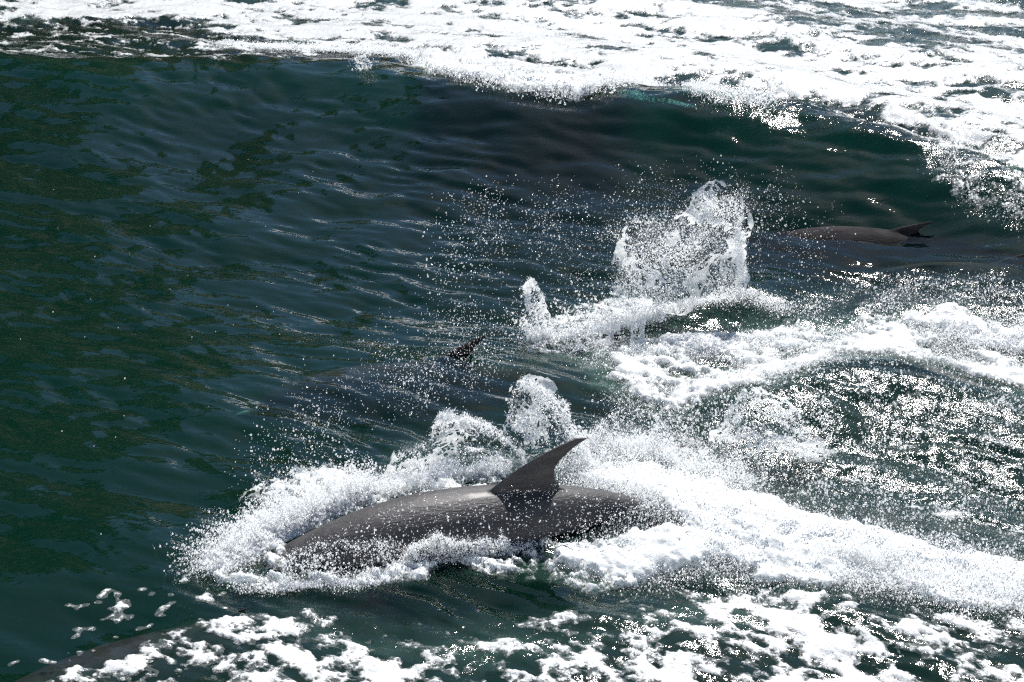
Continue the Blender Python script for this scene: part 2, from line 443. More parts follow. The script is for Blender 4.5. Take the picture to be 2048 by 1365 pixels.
def foam_material(name, transl=.42, bumpd=.004, scale=60):
    m, n, out = mat(name); L = n.links
    tc = N(n, "ShaderNodeTexCoord")
    v = N(n, "ShaderNodeTexVoronoi"); v.inputs["Scale"].default_value = scale
    L.new(tc.outputs["Object"], v.inputs["Vector"])
    nz = noise_n(n, scale * .35, 4, .65, tc.outputs["Object"])
    hh = math_(n, 'ADD', math_(n, 'MULTIPLY', v.outputs["Distance"], .5), math_(n, 'MULTIPLY', nz, 2.0))
    bump = N(n, "ShaderNodeBump"); bump.inputs["Distance"].default_value = bumpd; bump.inputs["Strength"].default_value = .9
    L.new(hh, bump.inputs["Height"])
    df = N(n, "ShaderNodeBsdfDiffuse"); df.inputs["Color"].default_value = (.86, .88, .88, 1)
    L.new(bump.outputs[0], df.inputs["Normal"])
    tl = N(n, "ShaderNodeBsdfTranslucent"); tl.inputs["Color"].default_value = (.80, .86, .84, 1)
    L.new(bump.outputs[0], tl.inputs["Normal"])
    m0 = N(n, "ShaderNodeMixShader"); m0.inputs[0].default_value = transl
    L.new(df.outputs[0], m0.inputs[1]); L.new(tl.outputs[0], m0.inputs[2])
    gl = N(n, "ShaderNodeBsdfGlossy"); gl.inputs["Roughness"].default_value = .18
    L.new(bump.outputs[0], gl.inputs["Normal"])
    fr = N(n, "ShaderNodeFresnel"); fr.inputs["IOR"].default_value = 1.33
    L.new(bump.outputs[0], fr.inputs["Normal"])
    m1 = N(n, "ShaderNodeMixShader")
    L.new(fr.outputs[0], m1.inputs[0]); L.new(m0.outputs[0], m1.inputs[1]); L.new(gl.outputs[0], m1.inputs[2])
    # thin foam at the edges is a film of bubbles with the water showing through
    b2 = noise_n(n, 38, 3, .7, tc.outputs["Object"])
    th = N(n, "ShaderNodeMapRange"); th.inputs[1].default_value = .02; th.inputs[2].default_value = .24; th.inputs[3].default_value = .92; th.inputs[4].default_value = .12
    L.new(math_(n, 'SUBTRACT', attr(n, "cover"), math_(n, 'MULTIPLY', math_(n, 'SUBTRACT', b2, .42), 1.1)), th.inputs[0])
    tr = N(n, "ShaderNodeBsdfTransparent"); m2 = N(n, "ShaderNodeMixShader")
    L.new(th.outputs[0], m2.inputs[0]); L.new(m1.outputs[0], m2.inputs[1]); L.new(tr.outputs[0], m2.inputs[2])
    L.new(m2.outputs[0], out.inputs["Surface"])
    return m


def spray_material(name, trans):
    m, n, out = mat(name); L = n.links
    df = N(n, "ShaderNodeBsdfDiffuse"); df.inputs["Color"].default_value = (.9, .91, .91, 1)
    tl = N(n, "ShaderNodeBsdfTranslucent"); tl.inputs["Color"].default_value = (.9, .92, .92, 1)
    m0 = N(n, "ShaderNodeMixShader"); m0.inputs[0].default_value = .5
    L.new(df.outputs[0], m0.inputs[1]); L.new(tl.outputs[0], m0.inputs[2])
    gl = N(n, "ShaderNodeBsdfGlossy"); gl.inputs["Roughness"].default_value = .12
    m1 = N(n, "ShaderNodeMixShader"); m1.inputs[0].default_value = .12
    L.new(m0.outputs[0], m1.inputs[1]); L.new(gl.outputs[0], m1.inputs[2])
    tr = N(n, "ShaderNodeBsdfTransparent")
    m2 = N(n, "ShaderNodeMixShader"); m2.inputs[0].default_value = trans
    L.new(m1.outputs[0], m2.inputs[1]); L.new(tr.outputs[0], m2.inputs[2])
    L.new(m2.outputs[0], out.inputs["Surface"])
    return m


def skin_material(name="wet dolphin skin", under=False):
    m, n, out = mat(name); L = n.links
    p = N(n, "ShaderNodeBsdfPrincipled")
    a = N(n, "ShaderNodeAttribute"); a.attribute_name = "tone"
    tc = N(n, "ShaderNodeTexCoord")
    mp = N(n, "ShaderNodeMapping"); mp.inputs["Scale"].default_value = (1, 3, 3); L.new(tc.outputs["Object"], mp.inputs[0])
    nz = noise_n(n, 5, 5, .6, mp.outputs[0])
    mr = N(n, "ShaderNodeMapRange"); mr.inputs[1].default_value = .3; mr.inputs[2].default_value = .7; mr.inputs[3].default_value = .5; mr.inputs[4].default_value = 1.25
    L.new(nz, mr.inputs[0])
    mx = N(n, "ShaderNodeVectorMath"); mx.operation = 'SCALE'
    L.new(a.outputs["Color"], mx.inputs[0]); L.new(mr.outputs[0], mx.inputs[3])
    L.new(mx.outputs[0], p.inputs["Base Color"])
    p.inputs["Roughness"].default_value = .56
    p.inputs["IOR"].default_value = 1.4
    if under:      # skin against water hardly reflects; underwater dimming is put into the colour too
        mr.inputs[3].default_value = .38; mr.inputs[4].default_value = .95
        p.inputs["IOR"].default_value = 1.06; p.inputs["Roughness"].default_value = .6
    p.inputs["Coat Weight"].default_value = 0 if under else .10; p.inputs["Coat Roughness"].default_value = .28; p.inputs["Coat IOR"].default_value = 1.33
    b = N(n, "ShaderNodeBump"); b.inputs["Distance"].default_value = .008; b.inputs["Strength"].default_value = .8
    L.new(noise_n(n, 22, 4, .6, mp.outputs[0]), b.inputs["Height"]); L.new(b.outputs[0], p.inputs["Normal"])
    L.new(p.outputs[0], out.inputs["Surface"])
    return m


def plain(name, col, rough):
    m, n, out = mat(name)
    p = N(n, "ShaderNodeBsdfPrincipled"); p.inputs["Base Color"].default_value = (*col, 1); p.inputs["Roughness"].default_value = rough
    n.links.new(p.outputs[0], out.inputs[0])
    return m


M_WATER = water_material()
M_FOAM = foam_material("sea foam")
M_SPRAY = spray_material("spray droplets", .12)
M_MIST = spray_material("fine spray", .45)
M_SKIN = skin_material()
M_SKINU = skin_material("dolphin skin under water", True)
M_FILM = spray_material("thrown water film", .38)
M_EYE = plain("dolphin eye", (.01, .008, .008), .1)


def mesh_np(name, verts, faces, mat_, smooth=True, attrs=None):
    me = bpy.data.meshes.new(name)
    nv, nf = len(verts), len(faces); k = faces.shape[1]
    me.vertices.add(nv); me.vertices.foreach_set("co", np.ascontiguousarray(verts, np.float32).ravel())
    me.loops.add(nf * k); me.loops.foreach_set("vertex_index", np.ascontiguousarray(faces, np.int32).ravel())
    me.polygons.add(nf)
    me.polygons.foreach_set("loop_start", np.arange(0, nf * k, k, dtype=np.int32))
    me.polygons.foreach_set("loop_total", np.full(nf, k, np.int32))
    me.update(calc_edges=True)
    if smooth:
        me.polygons.foreach_set("use_smooth", np.ones(nf, bool))
    for an, av in (attrs or {}).items():
        a = me.attributes.new(an, 'FLOAT', 'POINT'); a.data.foreach_set("value", np.ascontiguousarray(av, np.float32))
    me.materials.append(mat_)
    o = bpy.data.objects.new(name, me); COL.objects.link(o)
    return o


def tag(o, label=None, cat=None, kind=None, group=None):
    for k, v in (("label", label), ("category", cat), ("kind", kind), ("group", group)):
        if v:
            o[k] = v
    return o


# ------------------------------------------------------------------ the sea
def rows(n):
    dep = np.linspace(R(45), R(9.8), n)
    yy = CAM_H / np.tan(dep)
    return yy


def grid(yy, uu):
    Y, U = np.meshgrid(yy, uu, indexing='ij')
    return U * (.9135 * np.maximum(Y, 4.) + 2.03), Y


NR, NC = 740, 860
yf = rows(NR)
# even out the rows over the steep face of the wave
c0 = np.concatenate([[-40, -20, -8, 0, 3, 4.4], yf, yf[-1] * np.geomspace(1.02, 160, 60)])
uf = np.linspace(-.41, .41, NC)
ue = .41 * np.geomspace(1.01, 12, 24)
u0 = np.concatenate([-ue[::-1], uf, ue])
X, Y = grid(c0, u0)
v_, heap_, aer_, rough_ = fields(X.ravel(), Y.ravel())
xf, yff = X.ravel(), Y.ravel()
zbase = macro(xf, yff)
zsea = zbase + ripples(xf, yff, rough_)
nr, nc = X.shape
idx = np.arange(nr * nc).reshape(nr, nc)
quads = np.stack([idx[:-1, :-1], idx[:-1, 1:], idx[1:, 1:], idx[1:, :-1]], -1).reshape(-1, 4)
V = np.stack([xf, yff, zsea], -1)
# the body of water below: sides and bottom close the volume
ring = np.concatenate([idx[0, :], idx[1:, -1], idx[-1, -2::-1], idx[-2:0:-1, 0]])
low = V[ring].copy(); low[:, 2] = -6
base_i = len(V) + np.arange(len(ring))
nxt = np.roll(ring, -1); bn = np.roll(base_i, -1)
sides = np.stack([ring, base_i, bn, nxt], -1)
cen_i = len(V) + len(ring)
V2 = np.concatenate([V, low, [[0, 200, -6]]])
bot = np.stack([base_i, np.full(len(ring), cen_i), bn, bn], -1)
F = np.concatenate([quads, sides])
z0 = np.zeros(len(ring) + 1)
sea = mesh_np("sea_water", V2, F, M_WATER, attrs={"aer": np.concatenate([aer_, z0]), "rough": np.concatenate([rough_, z0])})
bmx = bmesh.new(); bmx.from_mesh(sea.data); bmx.verts.ensure_lookup_table()
try:
    bmx.faces.new([bmx.verts[int(i)] for i in base_i[::-1]])
except Exception as e:
    print("bottom", e)
bmx.to_mesh(sea.data); bmx.free()
tag(sea, "dark green sea with a long wake wave rolling past the dolphins", "sea", "structure")


# ------------------------------------------------------------------ unseen steep shore beyond the frame, shaped for dark patches mirrored in the water
def hill_mesh():
    az = np.linspace(R(-75), R(50), 240); rr = np.linspace(0, 1, 40)
    A_, R_ = np.meshgrid(az, rr, indexing='ij')
    top = np.interp(A_, [R(-75), R(-50), R(-30), R(-20), R(-12), R(-4), R(35), R(50)], [1300, 1450, 1400, 1300, 850, 360, 190, 120])
    top = top * (1 + .35 * fbm(A_ * 7, A_ * 0 + 1, 5, 201))
    dist = 1100 + 900 * R_ + 60 * fbm(A_ * 9, R_ * 4, 4, 203)
    z = top * R_**.8 * (1 + .12 * fbm(A_ * 14, R_ * 6, 4, 205)) - 8
    v = np.stack([dist * np.sin(A_), dist * np.cos(A_), z], -1).reshape(-1, 3)
    i = np.arange(240 * 40).reshape(240, 40)
    f = np.stack([i[:-1, :-1], i[1:, :-1], i[1:, 1:], i[:-1, 1:]], -1).reshape(-1, 4)
    m, n, out = mat("forested rock")
    p = N(n, "ShaderNodeBsdfDiffuse"); cr = N(n, "ShaderNodeValToRGB")
    tc = N(n, "ShaderNodeTexCoord")
    n.links.new(noise_n(n, .006, 6, .6, tc.outputs["Object"]), cr.inputs[0])
    cr.color_ramp.elements[0].position = .42; cr.color_ramp.elements[0].color = (.022, .034, .018, 1)
    cr.color_ramp.elements[1].position = .66; cr.color_ramp.elements[1].color = (.17, .145, .115, 1)
    n.links.new(cr.outputs[0], p.inputs[0]); n.links.new(p.outputs[0], out.inputs[0])
    return tag(mesh_np("hill", v, f, m), "unseen steep forested shore, shaped for its dark reflection in the water", "hill", "structure")


hill_mesh()


def surf_z(x, y):
    x = np.atleast_1d(np.asarray(x, float)); y = np.atleast_1d(np.asarray(y, float))
    return macro(x, y)


# ------------------------------------------------------------------ foam lying on the sea: cut exactly along its edge
NR2, NC2 = 1030, 1330
yy2 = rows(NR2)
uu2 = np.linspace(-.43, .43, NC2)
X2, Y2 = grid(yy2, uu2)
x2, y2 = X2.ravel(), Y2.ravel()
fv, fh, fa, fr_ = fields(x2, y2)
fz = macro(x2, y2) + ripples(x2, y2, fr_) + np.where(fv > 0, fh, 0.003) * 1.0
fz = fz + np.where(fv > 0, .0, -.0)


def clip_mesh(xyz, val, nr, nc):
    idx = np.arange(nr * nc).reshape(nr, nc)
    a, b, c, d = idx[:-1, :-1].ravel(), idx[:-1, 1:].ravel(), idx[1:, 1:].ravel(), idx[1:, :-1].ravel()
    par = ((np.add.outer(np.arange(nr - 1), np.arange(nc - 1))) & 1).ravel().astype(bool)
    T = np.concatenate([np.where(par[:, None], np.stack([a, b, c], -1), np.stack([a, b, d], -1)),
                        np.where(par[:, None], np.stack([a, c, d], -1), np.stack([b, c, d], -1))])
    ins = val[T] > 0
    cnt = ins.sum(1)
    full = T[cnt == 3]
    verts = [xyz]; n0 = len(xyz)
    tris = [full]

    def cut(i, j):
        t = val[i] / (val[i] - val[j] + 1e-12)
        p = xyz[i] + (xyz[j] - xyz[i]) * t[:, None]
        return p
    # one corner inside
    T1 = T[cnt == 1]; r = ins[cnt == 1].argmax(1)
    T1 = np.stack([T1[np.arange(len(T1)), (r + k) % 3] for k in range(3)], -1)
    p = cut(T1[:, 0], T1[:, 1]); q = cut(T1[:, 0], T1[:, 2])
    ip = n0 + np.arange(len(T1)); iq = ip + len(T1); n0 += 2 * len(T1)
    verts += [p, q]; tris.append(np.stack([T1[:, 0], ip, iq], -1))
    # two inside
    T2 = T[cnt == 2]; r = (~ins[cnt == 2]).argmax(1)
    T2 = np.stack([T2[np.arange(len(T2)), (r + k) % 3] for k in range(3)], -1)
    p = cut(T2[:, 1], T2[:, 0]); q = cut(T2[:, 2], T2[:, 0])
    ip = n0 + np.arange(len(T2)); iq = ip + len(T2)
    verts += [p, q]
    tris += [np.stack([ip, T2[:, 1], T2[:, 2]], -1), np.stack([ip, T2[:, 2], iq], -1)]
    Vv = np.concatenate(verts); Tt = np.concatenate(tris)
    # weld the cut points so the edge shades smoothly
    used, inv = np.unique(Tt, return_inverse=True)
    n_ext = len(Vv) - len(xyz)
    vv = np.concatenate([val, np.zeros(n_ext)])[used]
    return Vv[used], inv.reshape(-1, 3), vv


fverts, ftris, fval = clip_mesh(np.stack([x2, y2, fz], -1), fv, NR2, NC2)
print("foam tris", len(ftris), "sea quads", len(quads))
foam = mesh_np("sea_foam", fverts, ftris, M_FOAM, attrs={"cover": fval})
tag(foam, "white foam lying in lace and heaps on the dark green sea", "foam", "stuff")


# ------------------------------------------------------------------ spray
def spray(name, pts, rad, mat_, label, cat="spray"):
    pts = np.concatenate(pts) if isinstance(pts, list) else pts
    rad = np.concatenate(rad) if isinstance(rad, list) else rad
    me = bpy.data.meshes.new(name)
    me.vertices.add(len(pts)); me.vertices.foreach_set("co", np.ascontiguousarray(pts, np.float32).ravel())
    a = me.attributes.new("rad", 'FLOAT', 'POINT'); a.data.foreach_set("value", np.ascontiguousarray(rad, np.float32))
    me.materials.append(mat_)
    o = bpy.data.objects.new(name, me); COL.objects.link(o)
    g = bpy.data.node_groups.new("droplets", 'GeometryNodeTree')
    g.interface.new_socket("Geometry", in_out='INPUT', socket_type='NodeSocketGeometry')
    g.interface.new_socket("Geometry", in_out='OUTPUT', socket_type='NodeSocketGeometry')
    gi, go = g.nodes.new("NodeGroupInput"), g.nodes.new("NodeGroupOutput")
    mp = g.nodes.new("GeometryNodeMeshToPoints")
    na = g.nodes.new("GeometryNodeInputNamedAttribute"); na.data_type = 'FLOAT'; na.inputs["Name"].default_value = "rad"
    sm = g.nodes.new("GeometryNodeSetMaterial"); sm.inputs["Material"].default_value = mat_
    g.links.new(gi.outputs[0], mp.inputs[0]); g.links.new(na.outputs[0], mp.inputs["Radius"])
    g.links.new(mp.outputs[0], sm.inputs[0]); g.links.new(sm.outputs[0], go.inputs[0])
    md = o.modifiers.new("droplets", 'NODES'); md.node_group = g
    tag(o, label, cat, "stuff")
    print(name, len(pts))
    return o


def radii(n, lo=.0010, hi=.0055, k=2.2):
    return lo + (hi - lo) * rng.random(n)**(k * 3.2)


def sheet(pix, y0, n, lace=.10, thr=.12, soft=.06, depth=.15, lean=0., seed=0, gain=1., rmul=1., floor=.03, lo=.0009, hi=.0048):
    """droplets filling a ragged sheet of thrown water standing over the line y0; strands thick where the ridged noise peaks"""
    pw = [on_wall(p[0], p[1], y0) for p in pix]
    q = [(p[0], p[2]) for p in pw]
    qa = np.array(q)
    x = rng.uniform(qa[:, 0].min() - soft, qa[:, 0].max() + soft, n); z = rng.uniform(qa[:, 1].min() - soft, qa[:, 1].max() + soft, n)
    s = poly_sdf(x + .05 * fbm(x / .13, z / .13, 3, seed + 7), z + .05 * fbm(x / .13, z / .13, 3, seed + 8), q)
    e = sstep(-soft, soft * 1.5, s)
    rim = np.exp(-((s - .01) / .018)**2) * .6 * (soft < .045)
    wx = lace * .8 * fbm(x / lace / 1.5, z / lace / 1.5, 2, seed + 3)
    r1 = 1 - np.abs(perlin((x + wx) / lace, (z - wx) / lace, seed)) * 3.2
    r2 = 1 - np.abs(perlin((x + wx) / lace * 2.1, z / lace * 2.1, seed + 1)) * 3.0
    b = .5 + .5 * fbm(x / lace / 3, z / lace / 3, 2, seed + 2)
    pr = e * (floor + rim + gain * np.clip(np.maximum(r1, .8 * r2), 0, 1)**3.5 * sstep(thr, thr + .5, b))
    k = rng.random(n) < pr
    x, z = x[k], z[k]; rr = radii(k.sum(), lo, hi) * rmul * (.7 + .6 * e[k])
    yb = (y0[0] * x + y0[1] if isinstance(y0, tuple) else y0) + depth * perlin(x / .35, z / .35, seed + 5) + rng.normal(0, .02, len(x)) + lean * (z - qa[:, 1].min())
    sz = surf_z(x, yb)
    ok = z > sz - .01
    return np.stack([x, yb, z], -1)[ok], rr[ok]


def film(pix, y0, lace=.12, open_=.35, seed=0, depth=.15, step=.007, base_solid=.15, rimw=.02):
    """a torn sheet of water: threads and webs round open cells, heavier at its rim and foot"""
    pw = [on_wall(p[0], p[1], y0) for p in pix]
    q = [(p[0], p[2]) for p in pw]; qa = np.array(q)
    xs = np.arange(qa[:, 0].min() - .05, qa[:, 0].max() + .05, step); zs = np.arange(qa[:, 1].min() - .05, qa[:, 1].max() + .05, step)
    Z, Xg = np.meshgrid(zs, xs, indexing='ij'); x, z = Xg.ravel(), Z.ravel()
    s_ = poly_sdf(x + .07 * fbm(x / .16, z / .16, 4, seed + 7), z + .07 * fbm(x / .16, z / .16, 4, seed + 8), q)
    wx = .5 * lace * fbm(x / lace / 1.2, z / lace / 1.2, 3, seed + 3); wz = .5 * lace * fbm(x / lace / 1.2, z / lace / 1.2, 3, seed + 4)
    f1, f2 = worley((x + wx) / lace, (z + wz) / (lace * 1.25), seed + 11)
    h1, h2 = worley((x + wx) / lace * 2.6, (z + wz) / lace * 2.2, seed + 12)
    th = np.maximum(.22 - (f2 - f1), .75 * (.20 - (h2 - h1)))
    n_ = fbm(x / lace / 2.5, z / lace / 2.5, 3, seed + 2)
    low_ = np.exp(-(z - qa[:, 1].min()) / base_solid)
    val = th + open_ * (n_ - .35) + .25 * np.exp(-(s_ / rimw)**2) + .35 * low_ + .10 * fbm(x / .035, z / .03, 2, seed + 5)
    val = np.minimum(val, (s_ + .01) * 8)
    y_ = (y0[0] * x + y0[1] if isinstance(y0, tuple) else y0) + depth * perlin(x / .35, z / .35, seed + 5) + .012 * fbm(x / .06, z / .06, 2, seed + 6)
    val = np.where(z > surf_z(x, y_) - .03, val, -1.)
    V_, T_, c_ = clip_mesh(np.stack([x, y_, z], -1), val, len(zs), len(xs))
    return V_, T_


def films(name, parts, label):
    vs, ts, n0 = [], [], 0
    for V_, T_ in parts:
        vs.append(V_); ts.append(T_ + n0); n0 += len(V_)
    o = mesh_np(name, np.concatenate(vs), np.concatenate(ts), M_FILM)
    print(name, sum(len(t) for t in ts))
    return tag(o, label, "water sheet", "stuff")


def jets(base, dirs, n_jets, per, vmin, vmax, spread=.25, jit=.012, tmax=.35, lo=.0012, hi=.0065, up=1.):
    """strings of drops flying off along a line on the water"""
    base = np.array(base)
    L = np.cumsum(np.r_[0, np.hypot(*np.diff(base[:, :2], axis=0).T)])
    t = rng.random(n_jets) * L[-1]
    b = np.stack([np.interp(t, L, base[:, i]) for i in range(3)], -1)
    D = np.array(dirs, float)
    dd = np.stack([np.interp(t / L[-1], np.linspace(0, 1, len(D)), D[:, i]) for i in range(3)], -1)
    dd = dd + rng.normal(0, spread, dd.shape)
    dd /= np.linalg.norm(dd, axis=1)[:, None]
    sp = rng.uniform(vmin, vmax, n_jets) * (.3 + .7 * rng.random(n_jets))
    tt = rng.random((n_jets, per)) * tmax * rng.uniform(.3, 1, (n_jets, 1))
    p = b[:, None] + dd[:, None] * sp[:, None, None] * tt[..., None]
    p[..., 2] -= 4.9 * tt**2
    p = p + rng.normal(0, 1, p.shape) * jit * (.3 + 2.5 * tt[..., None] / tmax)
    p = p.reshape(-1, 3)
    k = p[:, 2] > surf_z(p[:, 0], p[:, 1]) - .005
    r = radii(n_jets * per, lo, hi)
    return p[k], r[k]


def scatter(pix, n, hmax, clump=.3, seed=0, lo=.002, hi=.006, hpow=2.):
    """loose drops over a patch of water, thicker in clumps"""
    pts = [P(*p) for p in pix]; pa = np.array(pts)
    x = rng.uniform(pa[:, 0].min(), pa[:, 0].max(), n); y = rng.uniform(pa[:, 1].min(), pa[:, 1].max(), n)
    s = poly_sdf(x, y, pts)
    e = sstep(-.05, .35, s) * np.clip(.5 + 1.1 * fbm(x / clump, y / clump, 3, seed), 0, 1)
    k = rng.random(n) < e
    x, y = x[k], y[k]
    z = surf_z(x, y) + .008 + hmax * rng.random(k.sum())**hpow
    return np.stack([x, y, z], -1), radii(k.sum(), lo, hi)


def along(pix, n, width, height, lo=.0010, hi=.0055, seed=0, hpow=1.6):
    """a bank of drops boiling over a line on the water"""
    pts = np.array([P(*p) for p in pix])
    L = np.cumsum(np.r_[0, np.hypot(*np.diff(pts[:, :2], axis=0).T)])
    t = rng.random(n) * L[-1]
    x = np.interp(t, L, pts[:, 0]); y = np.interp(t, L, pts[:, 1])
    w_ = width * (.6 + .6 * (.5 + perlin(t / .3, t * 0, seed)))
    x = x + rng.normal(0, 1, n) * w_; y = y + rng.normal(0, 1, n) * w_
    hh = height * np.clip(.35 + 1.2 * np.abs(fbm(x / .22, y / .22, 3, seed + 1)), 0, 2)
    z = surf_z(x, y) + hh * rng.random(n)**hpow
    return np.stack([x, y, z], -1), radii(n, lo, hi)


def merge(*a):
    return [q[0] for q in a], [q[1] for q in a]


# ------------------------------------------------------------------ dolphins
PROF = [  # t, half width, half height, centre height
    (0, .010, .010, -.055), (.006, .022, .020, -.055), (.03, .034, .030, -.052), (.055, .046, .040, -.047), (.066, .062, .062, -.034), (.08, .088, .090, -.016),
    (.10, .112, .118, -.004), (.14, .142, .150, 0), (.20, .176, .188, 0), (.28, .208, .226, 0), (.37, .224, .248, -.004), (.46, .214, .242, -.004), (.55, .188, .220, 0),
    (.64, .150, .184, .008), (.72, .112, .146, .016), (.80, .074, .106, .022), (.87, .044, .070, .026), (.92, .028, .044, .028), (.96, .020, .024, .028), (.985, .012, .012, .028)]


def fin_ring(bm, rings):
    prev = None
    for r in rings:
        vs = [bm.verts.new(p) for p in r]
        if prev:
            for i in range(len(vs)):
                bm.faces.new((prev[i], prev[(i + 1) % len(vs)], vs[(i + 1) % len(vs)], vs[i]))
        else:
            bm.faces.new(vs[::-1])
        prev = vs
    bm.faces.new(prev)


def foil(chord0, chord1, th, place, n=9):
    """closed aerofoil ring between leading edge chord0 and trailing edge chord1"""
    out = []
    for i in range(n):
        u = i / (n - 1); out.append(place(chord0 + (chord1 - chord0) * u, th * (2.2 * math.sqrt(u) * (1 - u)**.8 + .12)))
    for i in range(n - 2, 0, -1):
        u = i / (n - 1); out.append(place(chord0 + (chord1 - chord0) * u, -th * (2.2 * math.sqrt(u) * (1 - u)**.8 + .12)))
    return out


def dolphin_mesh(L=3.2, voxel=.010, bend=None, fin=1.0):
    k = L / 3.2
    bm = bmesh.new()
    T = np.array(PROF)
    ts = np.concatenate([np.linspace(0, .1, 16), np.linspace(.115, .985, 44)])
    rings = []
    for t in ts:
        w_ = np.interp(t, T[:, 0], T[:, 1]); h_ = np.interp(t, T[:, 0], T[:, 2]); c_ = np.interp(t, T[:, 0], T[:, 3])
        w_ *= 1.12; h_ *= 1.14
        rings.append([(t * 3.2, w_ * math.cos(a), c_ + h_ * math.sin(a) * (1 if math.sin(a) > 0 else .94)) for a in np.linspace(0, 2 * math.pi, 28, endpoint=False)])
    fin_ring(bm, rings)
    # dorsal fin: swept, rounded front edge, hollow rear edge
    rg = []
    for s in np.linspace(0, 1, 14):
        z = .17 + (.43 * fin) * s
        le = 1.49 + .40 * s + .18 * s**2.2
        te = 2.09 - .15 * math.sin(min(s * 1.7, 1) * math.pi / 2) + .20 * s**2.4
        if te - le < .035: te = le + .035
        rg.append(foil(le, te, .026 * (1 - .62 * s), lambda x, y, z=z: (x, y, z)))
    fin_ring(bm, rg)
    # flippers
    for sg in (-1, 1):
        rg = []
        for s in np.linspace(0, 1, 9):
            le = .64 + .42 * s + .06 * s * s; te = .86 + .22 * s + .04 * s**2 + .09 * (1 - s)**2 * 0
            if te - le < .03: te = le + .03
            yy = sg * (.12 + .30 * s); zz = -.10 - .17 * s
            rg.append(foil(le, te, .020 * (1 - .5 * s), lambda x, t_, yy=yy, zz=zz: (x, yy, zz + t_)))
        if sg < 0:
            rg = [r[::-1] for r in rg]
        fin_ring(bm, rg)
        # fluke
        rg = []
        for s in np.linspace(0, 1, 10):
            le = 2.90 + .36 * s**1.25; te = 3.22 + .06 * math.sin(s * math.pi) * 1 + .10 * s**2 - .02
            if s < .06: te = 3.13
            if te - le < .025: te = le + .025
            yy = sg * (.0 + .42 * s)
            rg.append(foil(le, te, .018 * (1 - .55 * s), lambda x, t_, yy=yy: (x, yy, .028 + t_)))
        if sg < 0:
            rg = [r[::-1] for r in rg]
        fin_ring(bm, rg)
    bmesh.ops.recalc_face_normals(bm, faces=bm.faces)
    me = bpy.data.meshes.new("dolphin_body"); bm.to_mesh(me); bm.free()
    o = bpy.data.objects.new("body", me); COL.objects.link(o)
    md = o.modifiers.new("r", 'REMESH'); md.mode = 'VOXEL'; md.voxel_size = voxel
    ms = o.modifiers.new("s", 'SMOOTH'); ms.iterations = 6; ms.factor = .5
    dg = bpy.context.evaluated_depsgraph_get()
    me2 = bpy.data.meshes.new_from_object(o.evaluated_get(dg))
    o.modifiers.clear(); o.data = me2; me2.name = "dolphin_body"
    nv = len(me2.vertices)
    co = np.empty(nv * 3, np.float32); me2.vertices.foreach_get("co", co); co = co.reshape(-1, 3).astype(float)
    x, y, z = co.T
    rel = z / (np.interp(x / 3.2, T[:, 0], T[:, 2]) + 1e-6)
    # mouth line and the groove at the root of the beak
    ml = np.exp(-((z + .060 + .10 * np.clip(x - .18, 0, 1)) / .006)**2) * sstep(.42, .30, x)
    co[:, 1] *= 1 - .16 * ml * (x > .02)
    # blowhole dimple
    co[:, 2] -= .012 * np.exp(-(((x - .40) / .02)**2 + (y / .03)**2)) * (z > 0)
    # soft flank groove running back towards the fin
    gl_ = .10 + .07 * sstep(.8, 1.5, x)
    gm = np.exp(-((z - gl_) / .018)**2) * sstep(.62, .85, x) * sstep(1.6, 1.3, x)
    co[:, 1] *= 1 - .035 * gm
    # colour: cape dark, flank mid grey, belly pale
    cape = np.array([.029, .0275, .029]); flank = np.array([.056, .051, .052]); belly = np.array([.26, .24, .21]); finc = np.array([.046, .042, .042])
    wob = .12 * fbm(x / .5, y / .5 + z, 3, 9)
    a1 = sstep(.62, .35, rel + wob + .25 * sstep(1.6, 2.4, x) * -1)[:, None]
    a2 = sstep(-.30, -.72, rel + wob * .6)[:, None] * sstep(2.9, 2.3, x)[:, None]
    c = cape * (1 - a1) + flank * a1
    c = c * (1 - a2) + belly * a2
    f_ = sstep(.25, .31, z)[:, None]
    c = c * (1 - f_) + finc * f_
    mouth = (ml * (np.abs(y) > .01))[:, None]
    c = c * (1 - .6 * mouth)
    ca = me2.attributes.new("tone", 'FLOAT_COLOR', 'POINT')
    ca.data.foreach_set("color", np.concatenate([c, np.ones((nv, 1))], 1).astype(np.float32).ravel())
    co *= k
    if bend:
        co = bend(co)
    me2.vertices.foreach_set("co", co.astype(np.float32).ravel())
    me2.materials.clear(); me2.materials.append(M_SKIN)
    me2.polygons.foreach_set("use_smooth", np.ones(len(me2.polygons), bool))
    me2.update()
    return o


def arch(a, yaw=0., tail=0., x0=1.7):
    """bends the spine: a = lift of the middle over the ends, yaw = sideways curve"""
    def f(co):
        co = co.copy()
        u = (co[:, 0] - x0)
        slope = -2 * a * u + tail * 3 * np.clip(u, 0, 9)**2 * -1
        th = np.arctan(slope)
        zc = -a * u**2 - tail * np.clip(u, 0, 9)**3
        z = co[:, 2]
        co[:, 0] = co[:, 0] - z * np.sin(th); co[:, 2] = zc + z * np.cos(th)
        co[:, 1] = co[:, 1] + yaw * u**2
        return co
    return f


